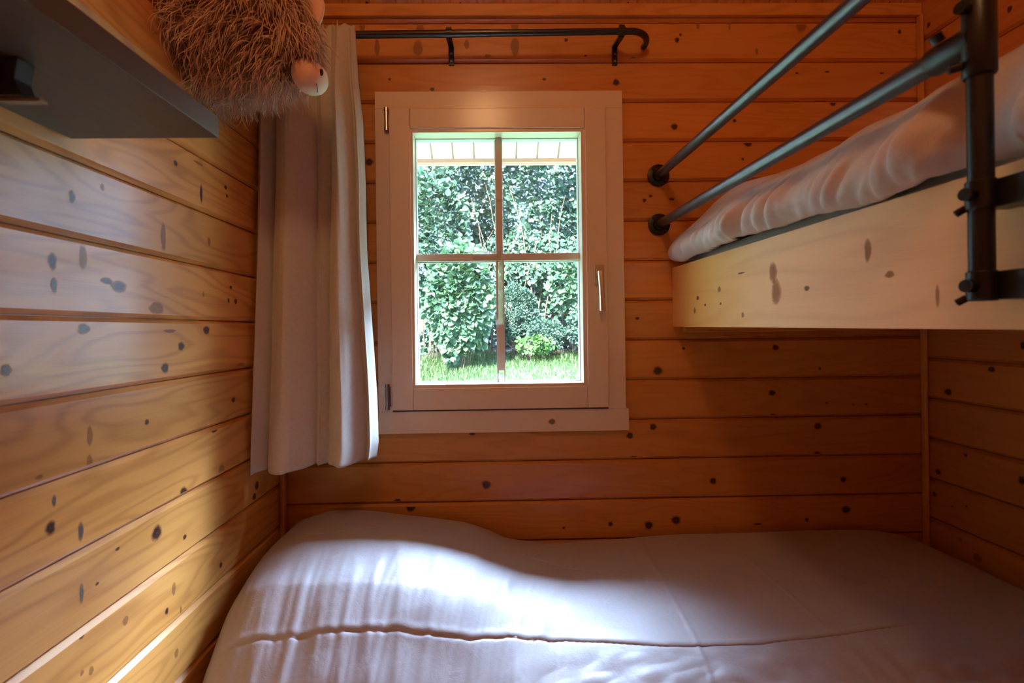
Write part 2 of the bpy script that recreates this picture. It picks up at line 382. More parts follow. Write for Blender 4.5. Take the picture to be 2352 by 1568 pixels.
# ceiling planks and the eave outside
def planks(mb, x0, x1, ya, yb, pitch, x_off, ch, dp, thick, mi=0, zc=None):
    zc = ZC if zc is None else zc
    xs = [(x0, 0.0)]
    k = math.ceil((x0 - x_off) / pitch)
    while x_off + k * pitch < x1:
        xg = x_off + k * pitch
        for dx, r in ((-ch, 0), (-.0008, dp), (.0008, dp), (ch, 0)):
            if x0 < xg + dx < x1: xs.append((xg + dx, r))
        k += 1
    xs.append((x1, 0.0))
    prof = xs + [(x1, thick), (x0, thick)]
    N = len(prof); vs = [(x, y, zc - SL * y + r) for y in (ya, yb) for x, r in prof]
    fs = [(i, (i + 1) % N, N + (i + 1) % N, N + i) for i in range(N)] + [tuple(range(N))[::-1], tuple(range(N, 2 * N))]
    mb.add(vs, fs, mi)
xo = atY(1522, 4).x
mb = MB(); planks(mb, -.1, RW + .1, YF - .1, -.0, .0835, xo, .004, .005, .03)
cn = []
for px, py, r in ((845, 6, 5), (1058, 9, 3), (1440, 3, 3), (2036, 2, 3)):
    p = atY(px, py); cn.append((p.x, -.01, r * .0014, r * .0014 * 1.2, 0))
discs(mb, cn, lambda l, y: (l, y, ZC - SL * y - .0004))
o = mb.build('ceiling', [M_ceil, M_knot]); setuv(o, mb); tag(o, 'sloping pine plank ceiling', kind='structure')
EX = .40
ZS = atY(1150, 366, EX).z + SL * EX      # the soffit plane where it meets the wall
eave = empty('roof_eave', (0, 0, 0)); tag(eave, 'white painted roof overhang outside above the window', kind='structure')
mb = MB(); planks(mb, -1.6, RW + 1.6, .07, EX, .083, atY(1185.5, 365, EX).x, .004, .014, .03, zc=ZS)
mb.build('soffit', M_white, eave)
mb = MB(); ze = atY(1150, 366, EX).z
mb.box(-1.6, RW + 1.6, EX - .004, EX + .006, ze - .014, ze + .02)
mb.box(-1.6, RW + 1.6, EX + .006, EX + .024, atY(1150, 378, EX + .01).z, ze + .10)
mb.build('fascia', M_whitel, eave, bevel=.003)
mb = MB()
ys = [EX + .02, YF - .3]
mb.add([(-1.7, y, ZC - SL * y + dz) for y in ys for dz in (.035, .10)] + [(RW + 1.7, y, ZC - SL * y + dz) for y in ys for dz in (.035, .10)],
       [(0, 1, 3, 2), (4, 6, 7, 5), (0, 4, 5, 1), (2, 3, 7, 6), (0, 2, 6, 4), (1, 5, 7, 3)])
mb.build('roofing', plain('roof_felt', (.08, .08, .08), .9), eave)

# trims
pa, pb = atY(1150, 14), atY(1150, 42)
mb = MB(); mb.box(.0, RW, -.014, 0, pb.z, ZC + .006)
tag(mb.build('trim_1', M_trim, bevel=.003), 'pine strip under the ceiling', kind='structure')
x0, x1 = atY(2113, 900).x, atY(2140, 900).x
mb = MB(); mb.box(x0, RW, -.022, 0, 0, pb.z); mb.build('trim_2', M_trimv, bevel=.006).__setitem__('kind', 'structure')
mb = MB(); mb.box(0.0, atY(660, 1120).x, -.022, 0, 0, pb.z); mb.build('trim_3', M_trimv, bevel=.006).__setitem__('kind', 'structure')

# ------------------------------------------------------------------ window
win = empty('window_1', (.66, 0, .9)); tag(win, 'cream painted casement window with four panes above the bed', kind='structure')
win.location = (0, 0, 0)
cx0, cx1 = atY(865, 600, -.018).x, atY(1434, 600, -.018).x
cz1, cz0 = atY(1145, 209, -.018).z, atY(1155, 992, -.018).z
sx0, sx1 = atY(897, 600, -.03).x, atY(1395, 600, -.03).x
sz1, sz0 = atY(1145, 247, -.03).z, atY(1155, 939, -.03).z
gx0, gx1 = atY(951, 600, -.03).x, atY(1338, 600, -.03).x
gz1, gz0 = atY(1145, 302, -.03).z, atY(1150, 881, -.03).z
lw = sx0 + .004
mb = MB(); mb.box(cx0, cx1, -.018, 0, sz1 + .003, cz1); mb.build('casing_board', M_frame, win, bevel=.0012)
mb = MB(); mb.box(cx0, cx1 + .008, -.019, 0, cz0, sz0 - .006); 
p = atY(1268, 968, -.0193)
discs(mb, [(p.x, p.z, .013, .011, 0)], lambda l, z: (l, -.0193, z))
ob = mb.build('casing_board', [M_frame, knotmat('painted_knot', (.16, .11, .08), (.35, .26, .19), .7)], win); setuv(ob, mb)
mb = MB(); mb.box(cx0, sx0 - .001, -.018, 0, sz0 - .006, sz1 + .003); mb.build('casing_board', M_frame, win, bevel=.0012)
mb = MB(); mb.box(sx1 + .001, cx1, -.018, 0, sz0 - .006, sz1 + .003); mb.build('casing_board', M_frame, win, bevel=.0012)
# fixed frame lining the opening
mb = MB(); 
for b in ((WX0, sx0 + .01, WZ0, WZ1), (sx1 - .01, WX1, WZ0, WZ1), (WX0, WX1, WZ0, sz0 + .012), (WX0, WX1, sz1 - .012, WZ1)):
    mb.box(b[0], b[1], .022, .074, b[2], b[3])
mb.build('window_frame', M_frameout, win)
# sash
st = .050 * 1.0
slx, srx = atY(945, 600, -.03).x, atY(1347, 600, -.03).x
sbz, stz = atY(1150, 889, -.03).z, atY(1145, 294, -.03).z
sash = empty('sash', (0, 0, 0)); sash.parent = win
for nm, b in (('stile', (sx0, slx, sz0, sz1)), ('stile', (srx, sx1, sz0, sz1)), ('rail', (slx + .0006, srx - .0006, sz0, sbz)), ('rail', (slx + .0006, srx - .0006, stz, sz1))):
    mb = MB(); mb.box(b[0], b[1], -.031, .03, b[2], b[3]); mb.build(nm, M_frame, sash, bevel=.0025)
# glazing bead stepping in to the glass
mb = MB()
def ring(mb, a, b, ya, yb, mi=0):
    for q in ((a[0], b[0], a[2], a[3]), (b[1], a[1], a[2], a[3]), (b[0], b[1], a[2], b[2]), (b[0], b[1], b[3], a[3])):
        mb.box(q[0], q[1], ya, yb, q[2], q[3], mi)
ring(mb, (slx - .001, srx + .001, sbz - .001, stz + .001), (gx0, gx1, gz0, gz1), -.026, .024)
mb.build('glazing_bead', M_frame, sash, bevel=.001)
mb = MB(); ring(mb, (slx - .001, srx + .001, sbz - .001, stz + .001), (gx0 + .002, gx1 - .002, gz0 + .002, gz1 - .002), .024, .048)
mb.build('outer_bead', M_frameout, sash)
mb = MB(); mb.box(gx0 - .004, gx1 + .004, .030, .034, gz0 - .004, gz1 + .004); mb.build('pane', M_glass, sash)
# muntins
mx0, mx1 = atY(1136.5, 450, .022).x, atY(1153, 450, .022).x
mxc = (atY(1146, 450, .022).x + atY(1149, 700, .022).x) / 2; mhw = .0105
mz0, mz1 = atY(1150, 599, .022).z, atY(1150, 582, .022).z
M_munt = plain('muntin_paint', (.68, .62, .55), .5); M_munte = plain('muntin_edge', (.7, .68, .66), .4)
mb = MB(); mb.box(mxc - mhw, mxc + mhw, .018, .030, mz1 - .001, gz1); 
mb.box(mxc - mhw - .002, mxc + mhw + .002, .034, .046, mz1, gz1, 1); mb.build('muntin', [M_munt, M_munte], sash, bevel=.001)
zt = atY(1150, 744, .022).z; zm = atY(1150, 850, .022).z
mb = MB(); mb.box(mxc - .006, mxc + mhw, .018, .030, zm, zt)
mb.box(mxc - mhw - .002, mxc - .006, .020, .030, gz0, mz0, 1); mb.box(mxc + mhw - .001, mxc + mhw + .003, .020, .030, gz0, mz0, 1)
mb.build('muntin', [M_munt, M_munte], sash)
mb = MB(); mb.box(gx0, gx1, .018, .030, mz0, mz1); mb.box(gx0, gx1, .034, .046, mz0 - .003, mz1 + .001, 1); mb.build('muntin', [M_munt, M_munte], sash, bevel=.001)
mb = MB(); mb.box(mxc - .008, mxc + mhw, .0195, .0203, zt, mz0 + .002); mb.build('film_strip', M_tape2, sash)
p0, p1 = atY(1086, 576, .015), atY(1151, 596, .015)
mb = MB(); mb.box(p0.x, p1.x, .0165, .0172, p1.z, p0.z); mb.build('tape_strip', M_tape, sash)
for y_ in (460, 737, 860):
    p0, p1 = atY(1138, y_ - 3, .015), atY(1155, y_ + (3 if y_ == 460 else 9), .015)
    mb = MB(); mb.box(p0.x, p1.x, .0168, .0174, p1.z, p0.z); mb.build('tape_strip', M_tape, sash)
# hinges
for (ya, yb) in ((248, 299), (883, 940)):
    a, b = atY(887 if ya < 500 else 890, ya, -.028), atY(887 if ya < 500 else 890, yb, -.028)
    xh = (a.x + b.x) / 2
    h = empty('hinge'); h.parent = win
    mb = MB(); mb.tube([(xh, -.026, b.z), (xh, -.026, a.z)], .0062, 18); mb.build('hinge_barrel', M_steel, h, autosmooth=40, bevel=.001)
    mb = MB()
    mb.tube([(xh, -.026, b.z - .001), (xh, -.026, b.z + .010)], .0075, 18); mb.tube([(xh, -.026, a.z - .010), (xh, -.026, a.z + .001)], .0075, 18)
    mb.tube([(xh, -.026, a.z - .020), (xh, -.026, a.z - .018)], .0072, 18)
    mb.build('hinge_cap', M_steel, h, autosmooth=40)
    mb = MB(); mb.box(xh - .008, xh + .012, -.0195, -.018, b.z + .008, a.z - .008); mb.build('hinge_leaf', M_steel, h)
# handle
hd = empty('window_handle'); hd.parent = win
a, b = atY(1364, 608, -.036), atY(1387, 653, -.036)
mb = MB(); mb.box(a.x, b.x, -.041, -.031, b.z, a.z); mb.build('handle_plate', M_gold, hd, bevel=.003, seg=3)
n1, n2 = atY(1378, 628, -.05), atY(1384, 714, -.062)
mb = MB(); mb.tube([(n1.x, -.041, n1.z), (n1.x, -.060, n1.z)], .008, 20); mb.build('handle_neck', M_gold, hd, autosmooth=40)
mb = MB(); prof = []
for i in range(13):
    t = i / 12; z = n1.z + .008 + (n2.z - n1.z - .008) * t; x = n1.x + (n2.x - n1.x) * t
    wd = .0095 - .0012 * math.sin(t * 3.1); yy = -.060 - .006 * math.sin(t * 1.8)
    prof.append([(x - wd, yy + .004, z), (x - wd * .6, yy - .004, z), (x + wd * .5, yy - .006, z), (x + wd, yy - .002, z), (x + wd * .8, yy + .005, z), (x - wd * .7, yy + .007, z)])
vs = [q for r in prof for q in r]; n = 6
mb.add(vs, [(i * n + k, i * n + (k + 1) % n, (i + 1) * n + (k + 1) % n, (i + 1) * n + k) for i in range(12) for k in range(n)] + [tuple(range(n))[::-1], tuple(12 * n + k for k in range(n))])
mb.build('handle_lever', M_gold, hd, bevel=.0025, seg=3, autosmooth=50)

# ------------------------------------------------------------------ curtain rod
rod = empty('curtain_rod'); tag(rod, 'black metal curtain rod with a curled right end above the window', 'curtain rod')
RY = -.085
ra, rb = atY(820, 82, RY), atY(1428, 72, RY)
zr = (ra.z + rb.z) / 2
xs_ = atY(1128, 75, RY).x
mb = MB(); mb.tube([(.012, RY, ra.z), (xs_, RY, zr + .001)], .0106, 24); mb.build('rod_tube', M_black, rod, autosmooth=40)
mb = MB(); xe = atY(1450, 73, RY).x; R = .066
dz = (rb.z - zr)
pts = [(xs_ - .01, RY, zr + .001), (xe, RY, rb.z)] + [(xe + R * math.sin(t) * .95, RY + R * (1 - math.cos(t)), rb.z + .0) for t in [math.pi * .56 * i / 14 for i in range(1, 15)]]
mb.tube(pts, .0096, 24); mb.build('rod_tube', M_black, rod, autosmooth=40)
for px, sc in ((1036, 0), (1411, 1)):
    pl0, pl1 = atY(px + 1, 150, -.003), atY(px + 1, 108, -.003)
    x_ = pl0.x
    br = empty('rod_bracket'); br.parent = rod
    zrr = zr if sc == 0 else rb.z
    mb = MB(); hw = .0085
    mb.box(x_ - hw, x_ + hw, -.004, -.0002, pl0.z, pl1.z + .004)
    # arm from plate out to the rod
    aa = Vector((x_, -.002, pl1.z + .002)); bb = Vector((x_, RY + .004, zrr - .012))
    mb.add([aa + Vector((s * hw, 0, t)) for s in (-1, 1) for t in (-.0035, .0035)] + [bb + Vector((s * hw, 0, t)) for s in (-1, 1) for t in (-.0035, .0035)],
           [(0, 1, 3, 2), (4, 6, 7, 5), (0, 4, 5, 1), (2, 3, 7, 6), (0, 2, 6, 4), (1, 5, 7, 3)])
    mb.build('bracket_arm', M_black, br, bevel=.0008)
    mb = MB(); mb.tube([(x_ - .009, RY, zrr), (x_ + .009, RY, zrr)], .0128, 20); mb.box(x_ - .008, x_ + .008, RY - .006, RY + .006, zrr + .011, zrr + .0165)
    mb.build('bracket_ring', M_black, br, autosmooth=40)
    for k in (0, 1):
        z_ = pl0.z + .012 + k * .022
        mb = MB(); mb.tube([(x_, -.0035, z_), (x_, -.0065, z_)], .004, 12); mb.build('screw', M_steel, br, autosmooth=40)

# ------------------------------------------------------------------ curtain
def build_curtain():
    NU, NV = 260, 150
    zt_ = atY(790, 72, RY).z + .004
    V = []
    # left / right edge px at heights (py)
    pys = [72, 120, 200, 300, 450, 600, 800, 950, 1050, 1090]
    rx = [816, 818, 822, 833, 841, 845, 856, 866, 870, 866]
    lx = [606, 606, 605, 603, 603, 603, 601, 597, 594, 594]
    # fold valleys (fraction of width) near the top and at the hem
    kt = [0.0, .17, .57, .74, .93, 1.0]; kb = [0.0, .15, .52, .61, .91, 1.0]
    amp = [.046, .072, .030, .066, .032]
    for j in range(NV + 1):
        v = j / NV
        py = 72 + (1085 - 72) * v
        yb = RY - .01 - .03 * v
        pl = np.interp(py, pys, lx); pr = np.interp(py, pys, rx)
        for i in range(NU + 1):
            u = i / NU
            ks = [a + (b - a) * min(1, v * 1.1) for a, b in zip(kt, kb)]
            s = 0
            while s < 4 and u > ks[s + 1]: s += 1
            t = (u - ks[s]) / (ks[s + 1] - ks[s])
            f = math.sin(math.pi * t) ** .62
            a_ = amp[s] * (.35 + .65 * sstep(0, .25, v)) * (1 + .2 * v)
            nz = noise.noise(Vector((u * 9, v * 2.5, 3.1))) * .006 * v + noise.noise(Vector((u * 30, v * 4, 7))) * .0015
            y = yb - a_ * f + nz - (1 - u) * .05 * v
            px = pl + (pr - pl) * u
            lean = math.sin(2 * math.pi * t) * .006
            hem = zt_ - .0
            x = atY(px, py, yb).x + lean + .004 * noise.noise(Vector((u * 5, v * 3, 0)))
            x = max(x, .006 + .012 * v)
            zb_ = atY(872, 1048, yb).z + (1 - u) * -.018 + noise.noise(Vector((u * 8, 0, 1))) * .006
            z = zt_ + (zb_ - zt_) * v + (.008 * math.sin(u * 70) * (1 - sstep(0, .03, v)))
            V.append((x, y, z))
    Fc = [(j * (NU + 1) + i, j * (NU + 1) + i + 1, (j + 1) * (NU + 1) + i + 1, (j + 1) * (NU + 1) + i) for j in range(NV) for i in range(NU)]
    mb = MB(); mb.v = V; mb.f = Fc; mb.m = [0] * len(Fc)
    o = mb.build('curtain', M_curt, smooth=True, recalc=False)
    s = o.modifiers.new('thickness', 'SOLIDIFY'); s.thickness = .0012; s.offset = 0
    tag(o, 'taupe linen curtain drawn to the left of the window', 'curtain')
build_curtain()

# ------------------------------------------------------------------ shelf on the left wall
sc_ = atX(163, 314); SY = sc_.y
fr = atY(503, 322, SY); ft = atY(504, 269, SY)
mb = MB(); mb.box(.0005, fr.x, -2.45, SY, sc_.z * .5 + fr.z * .5, ft.z)
o = mb.build('wall_shelf', M_shelf, bevel=.0012); tag(o, 'dark grey wooden shelf board on the left wall', 'shelf')
sz_b = sc_.z * .5 + fr.z * .5
# swivel fitting under the shelf
fit = empty('shelf_fitting', (.1, -.95, sz_b)); tag(fit, 'small black swivel fitting under the grey shelf at the left photo edge', 'fitting'); fit.location = (0, 0, 0)
yf = CAM.y + .56
def ft_(px, py): q = atY(px, py, yf); return q.x, q.z
mb = MB(); out = [(34, 163), (83, 163), (77, 182), (74, 200), (82, 220), (92, 240), (34, 240)]
q = [ft_(*a) for a in out]; n = len(q)
q[0] = (q[0][0], sz_b); q[1] = (q[1][0], sz_b)
mb.add([(x, yf, z) for x, z in q] + [(x, yf - .022, z) for x, z in q], [tuple(range(n)), tuple(range(n, 2 * n))[::-1]] + [(i, n + i, n + (i + 1) % n, (i + 1) % n) for i in range(n)])
mb.build('fitting_body', M_black, fit, bevel=.0015)
a = ft_(-90, 204); b = ft_(34, 204)
mb = MB(); mb.tube([(a[0], yf - .011, a[1]), (b[0], yf - .011, b[1])], .0135, 24); mb.build('fitting_barrel', M_black, fit, autosmooth=40)
a = ft_(18, 200); mb = MB(); mb.tube([(a[0], yf - .0235, a[1]), (a[0], yf - .0265, a[1])], .0045, 16); mb.build('fitting_screw', M_steel, fit, autosmooth=40)
a = ft_(30, 239); b = ft_(122, 247); mb = MB(); mb.box(a[0], b[0], yf - .016, yf - .006, b[1], a[1]); mb.build('fitting_plate', plain('clear_grey_plastic', (.35, .33, .3), .2), fit, bevel=.001)

# ------------------------------------------------------------------ plush highland cow head mounted on the left wall
def build_cow():
    rg = random.Random(11)
    cow = empty('plush_cow_head', (0, -.43, 1.85)); cow.location = (0, 0, 0)
    tag(cow, 'shaggy brown plush highland cow head with pink muzzle mounted high on left wall', 'plush toy')
    J = [(Vector((.004, -.36, 1.875)), .106), (Vector((.06, -.40, 1.85)), .120), (Vector((.13, -.44, 1.862)), .112), (Vector((.185, -.445, 1.835)), .088), (Vector((.228, -.45, 1.782)), .062), (Vector((.255, -.455, 1.742)), .044)]
    mb = MB(); pts = []; rads = []
    for i in range(len(J) - 1):
        for k in range(5):
            t = k / 5; pts.append(J[i][0].lerp(J[i + 1][0], t)); rads.append(J[i][1] * (1 - t) + J[i + 1][1] * t)
    pts.append(J[-1][0]); rads.append(J[-1][1])
    mb.tube(pts, rads, 28)
    mb.v = [(max(v[0], .002), v[1], v[2]) for v in mb.v]
    mb.build('head', M_furb, cow, smooth=True)
    # fur strands
    sv = []; sf = []
    mz = Vector((.275, -.46, 1.719))
    def strand(p0, d0, L, wv, curl, col=0):
        n = 9; p = Vector(p0); d = Vector(d0).normalized(); side = Vector((rg.uniform(-1, 1), rg.uniform(-1, 1), rg.uniform(-1, 1))).cross(d).normalized()
        b0 = len(sv); ph = rg.uniform(0, 6.28); fr_ = rg.uniform(3.0, 7.0)
        for i in range(n + 1):
            t = i / n; wd = wv * (1 - t ** 2.5 * .92)
            a = side; b = d.cross(side).normalized()
            for k in range(3):
                an = k * 2.094; sv.append(p + (a * math.cos(an) + b * math.sin(an)) * wd)
            d = (d + Vector((0, 0, -1)) * (.13) + side * math.sin(ph + t * fr_) * curl + d.cross(side) * math.cos(ph * 1.7 + t * fr_) * curl * .7).normalized()
            p = p + d * (L / n)
            if p.x < .003: p.x = .003
        for i in range(n):
            for k in range(3):
                a0 = b0 + i * 3 + k; a1 = b0 + i * 3 + (k + 1) % 3
                sf.append((a0, a1, a1 + 3, a0 + 3))
    clumps = 1250
    for c in range(clumps):
        i = rg.choices(range(len(J) - 1), weights=[5, 5.5, 4.5, 3, 1.6])[0]; t = rg.random()
        c0 = J[i][0].lerp(J[i + 1][0], t); r = J[i][1] * (1 - t) + J[i + 1][1] * t
        ax = (J[i + 1][0] - J[i][0]).normalized()
        q = Vector((rg.gauss(0, 1), rg.gauss(0, 1), rg.gauss(0, 1))); q = (q - ax * q.dot(ax)).normalized()
        if q.y > .75 and rg.random() < .7: continue
        root = c0 + q * r * rg.uniform(.93, 1.0)
        if i <= 1:       # neck mane hangs down and spreads
            d = q * .55 + Vector((-.05, 0, -.75)) + Vector((rg.gauss(0, .3), rg.gauss(0, .3), rg.gauss(0, .2))); L = rg.uniform(.05, .105); curl = .36
        else:            # combed back from the muzzle over cheeks, forelock forward
            back = (ax if q.z > .1 else -ax * .35)
            d = q * .38 + back * .55 + Vector((-.1, 0, -.35)) + Vector((rg.gauss(0, .16), rg.gauss(0, .16), rg.gauss(0, .12))); L = rg.uniform(.045, .09); curl = .17
            if i >= 4: L *= .55
        ns = rg.randint(4, 8)
        for s_ in range(ns):
            off = Vector((rg.gauss(0, 1), rg.gauss(0, 1), rg.gauss(0, 1))) * .004
            st_ = rg.getstate()
            strand(root + off, d + Vector((rg.gauss(0, .10), rg.gauss(0, .10), rg.gauss(0, .10))), L * rg.uniform(.75, 1.1), rg.uniform(.0010, .0024), curl * rg.uniform(.6, 1.2))
    # long wisps hanging under the jaw and neck
    for c in range(230):
        t = rg.random(); base = Vector((.05, -.45, 1.74)).lerp(Vector((.235, -.46, 1.735)), t) + Vector((rg.gauss(0, .015), rg.gauss(0, .02), rg.gauss(0, .008)))
        for s_ in range(4):
            strand(base + Vector((rg.gauss(0, .002),) * 3), Vector((rg.uniform(-.5, .2), rg.gauss(0, .2), -.8)), rg.uniform(.04, .095), rg.uniform(.0007, .0014), .28)
    for c in range(40):   # frizz by the nose
        base = mz + Vector((rg.uniform(-.03, .02), rg.gauss(0, .01), .03 + rg.uniform(0, .05)))
        strand(base, Vector((rg.uniform(.2, 1), rg.gauss(0, .3), rg.uniform(-.6, .5))), rg.uniform(.02, .05), .0005, .35)
    mb = MB(); mb.v = [tuple(v) for v in sv]; mb.f = sf; mb.m = [0] * len(sf)
    o = mb.build('hair', M_fur, cow, smooth=True, recalc=False)
    # muzzle
    bm = bmesh.new(); bmesh.ops.create_uvsphere(bm, u_segments=40, v_segments=28, radius=1)
    ax = Vector((.55, -.10, -.80)).normalized()
    q = Vector((0, 0, 1)).rotation_difference(ax)
    nost = Vector((.45, -.75, .30)).normalized()
    for v in bm.verts:
        c = v.co.copy(); r = .036
        c = Vector((c.x * .034, c.y * .040, c.z * .042 if c.z < 0 else c.z * .036))
        v.co = mz + q @ c
    me = bpy.data.meshes.new('muzzle'); bm.to_mesh(me); bm.free(); me.materials.append(M_suede); me.shade_smooth()
    mo = bpy.data.objects.new('muzzle', me); COL.objects.link(mo); mo.parent = cow; mo['label'] = 'pale pink suede muzzle'
    # nostril and mouth, placed on the muzzle surface towards the room
    def ellip(name, c, r, parent):
        bm = bmesh.new(); bmesh.ops.create_uvsphere(bm, u_segments=16, v_segments=10, radius=1)
        for v in bm.verts: v.co = Vector((v.co.x * r[0], v.co.y * r[1], v.co.z * r[2])) + Vector(c)
        me = bpy.data.meshes.new(name); bm.to_mesh(me); bm.free(); me.materials.append(M_dark); me.shade_smooth()
        oo = bpy.data.objects.new(name, me); COL.objects.link(oo); oo.parent = parent; return oo
    def onmuz(px, py):
        d = ray(px, py); best = None
        dg = Vector(mz); qi = q.inverted()
        o_ = qi @ (CAM - dg); dd = qi @ d; S = Vector((1 / .034, 1 / .040, 1 / .039))
        o2 = Vector((o_.x * S.x, o_.y * S.y, o_.z * S.z)); d2 = Vector((dd.x * S.x, dd.y * S.y, dd.z * S.z))
        a = d2.dot(d2); b = 2 * o2.dot(d2); c = o2.dot(o2) - 1; D_ = b * b - 4 * a * c
        t = (-b - math.sqrt(max(D_, 0))) / (2 * a); return CAM + d * t
    ellip('nostril', onmuz(738, 166), (.0045, .003, .0075), mo)
    pa_, pb_ = onmuz(727, 192), onmuz(729, 212)
    mb = MB(); mb.tube([pa_, (pa_ + pb_) / 2 + Vector((.001, 0, 0)), pb_], .0009, 8); mb.build('mouth_seam', M_dark, mo)
    # ear
    e0 = atY(702, -45, -.44); e1 = atY(731, 66, -.45)
    mb = MB(); NN = 14; vs = []; fs = []
    for i in range(NN + 1):
        t = i / NN; c = e0.lerp(e1, t); wd = .015 * math.sin(math.pi * min(1, t * .93 + .07)) ** .7 + .001
        for k in range(12):
            an = 2 * math.pi * k / 12
            vs.append(c + Vector((math.cos(an) * wd + .012 * math.sin(math.pi * t), math.sin(an) * .006 - .004, math.cos(an) * wd * .15)))
    for i in range(NN):
        for k in range(12): fs.append((i * 12 + k, i * 12 + (k + 1) % 12, (i + 1) * 12 + (k + 1) % 12, (i + 1) * 12 + k))
    fs += [tuple(range(12))[::-1], tuple(NN * 12 + k for k in range(12))]
    mb.add(vs, fs); mb.build('ear', M_suede, cow, smooth=True)
build_cow()

# ------------------------------------------------------------------ upper bunk (lines drop a little towards the room)
KX, KZ = -.008, .010
def bk(p): return (p[0] + KX * p[1], p[1], p[2] + KZ * p[1])
def sheared(mb): mb.v = [bk(v) for v in mb.v]; return mb
bf = atY(1545, 615, -.0); BX = atY(1545, 700).x; BZ1 = atY(1545, 615).z; BZ0 = atY(1545, 750).z
bunk = empty('bunk_bed'); tag(bunk, 'pale pine upper bunk bed frame along the right wall', 'bunk bed')
mb = MB(); mb.box(BX, BX + .028, -2.05, -.0005, BZ0, BZ1)
kb_ = [(1775, 625, 8, 22, 1), (1782, 670, 10, 28, 1), (1852, 662, 6, 6, 0), (1654, 664, 3, 7, 1), (1605, 684, 3, 5, 0), (1657, 697, 2, 3, 0), (1622, 700, 2, 3, 0), (1703, 627, 8, 2, 0), (1990, 575, 7, 26, 1),
       (2040, 630, 10, 8, 1), (2148, 680, 4, 24, 1), (1707, 723, 3, 6, 1), (1598, 713, 2, 7, 1)]
its = []
for px, py, a, b, k in kb_:
    p = atX(px, py, BX + .004); q = atX(px + a, py, BX + .004); q2 = atX(px, py + b, BX + .004)
    its.append((p.y, p.z - KZ * p.y, abs(q.y - p.y) * 1.25, abs(q2.z - p.z) * 1.2, k))
discs(mb, its, lambda l, z: (BX - .0004, l, z))
sheared(mb); ob = mb.build('side_board', [M_board, knotmat('board_knot', (.17, .07, .025), (.34, .16, .05), .8, 0), knotmat('board_spike_knot', (.34, .15, .04), (.50, .25, .06), .6, 0)], bunk); setuv(ob, mb)
mb = MB(); mb.box(BX + .028, RW - .02, -2.05, -.003, BZ0 + .045, BZ0 + .065); sheared(mb).build('bed_base', M_board, bunk)
mb = MB(); mb.box(BX + .028, RW - .03, -.03, -.001, BZ0 - .018, BZ0 + .045); sheared(mb).build('ledger', M_trim, bunk, bevel=.002)
mb = MB(); mb.box(RW - .035, RW - .001, -2.05, -.032, BZ0 + .0, BZ0 + .045); sheared(mb).build('ledger', M_trim, bunk, bevel=.002)

# guard rail
gr = empty('guard_rail'); tag(gr, 'black steel pipe guard rail of the upper bunk fixed to back wall', 'guard rail')
PX_ = .49
f1 = atY(1516, 399, -.02); f2 = atY(1518, 513, -.02)
GX = (f1.x + f2.x) / 2; GZ1 = f1.z; GZ2 = f2.z
PY = -.985                                   # post distance from back wall
for gz in (GZ1, GZ2):
    mb = MB(); mb.tube([(GX, -2.0 if gz == GZ1 else PY + .012, gz), (GX, -.012, gz)], .0135, 32); sheared(mb).build('rail', M_pipe, gr, autosmooth=40)
    mb = MB(); mb.tube([(GX, -.0005, gz), (GX, -.0075, gz), (GX, -.009, gz)], [.034, .034, .031], 40)
    mb.tube([(GX, -.009, gz), (GX, -.026, gz), (GX, -.028, gz)], [.0205, .0190, .0175], 32)
    fl = mb.build('flange', M_cast, gr, autosmooth=35)
    for k in range(4):
        an = math.pi / 4 + k * math.pi / 2
        mb = MB(); c = (GX + .027 * math.cos(an), gz + .027 * math.sin(an)); mb.tube([(c[0], -.009, c[1]), (c[0], -.0115, c[1])], .0035, 10); mb.build('screw', M_black, fl)
post_d = lambda py: (bk((0, PY, 0)))
zP = lambda py: atY(2252, py, PY).z
PCX = atY(2253, 500, PY).x
GX2 = GX - KX * 0
print('post x', PCX, 'rail x at post', bk((GX, PY, 0))[0], 'board x', bk((BX, PY, 0))[0])
PCX = bk((GX, PY, 0))[0]
zb0 = zP(691)
mb = MB(); mb.tube([(PCX, PY, zb0 + .002), (PCX, PY, 2.05)], .0112, 32); mb.build('post', M_cast, gr, autosmooth=40)
# tee fitting holding the lower rail, and a hidden twin above for the upper rail
def setscrew(parent, c, d, r=.0065):
    c = Vector(c); d = Vector(d).normalized()
    mb = MB(); mb.tube([c, c + d * .010], r, 16); mb.tube([c + d * .010, c + d * .0105], r * .55, 6); mb.build('set_screw', M_cast, parent, autosmooth=30)
for gz, za in ((GZ2, zP(176)), (GZ1, None)):
    g_ = bk((GX, PY, gz))[2]
    tf = empty('pipe_tee'); tf.parent = gr
    lo = (za if za else g_ - .05)
    mb = MB(); mb.tube([(PCX, PY, lo), (PCX, PY, lo + .002), (PCX, PY, g_ + .046), (PCX, PY, g_ + .048)], [.0135, .0146, .0146, .0135], 32)
    mb.tube([(PCX, PY, g_), (PCX, PY + .052, g_ + .0005), (PCX, PY + .054, g_ + .0005)], [.0160, .0168, .0158], 32)
    mb.build('tee_body', M_cast, tf, autosmooth=35)
    setscrew(tf, (PCX - .0135, PY, g_ + .030), (-1, -.2, 0)); setscrew(tf, (PCX - .012, PY + .034, g_ + .014), (-.6, -.1, .75)); setscrew(tf, (PCX - .015, PY + .006, g_ - .030), (-.9, .5, -.1), .005)
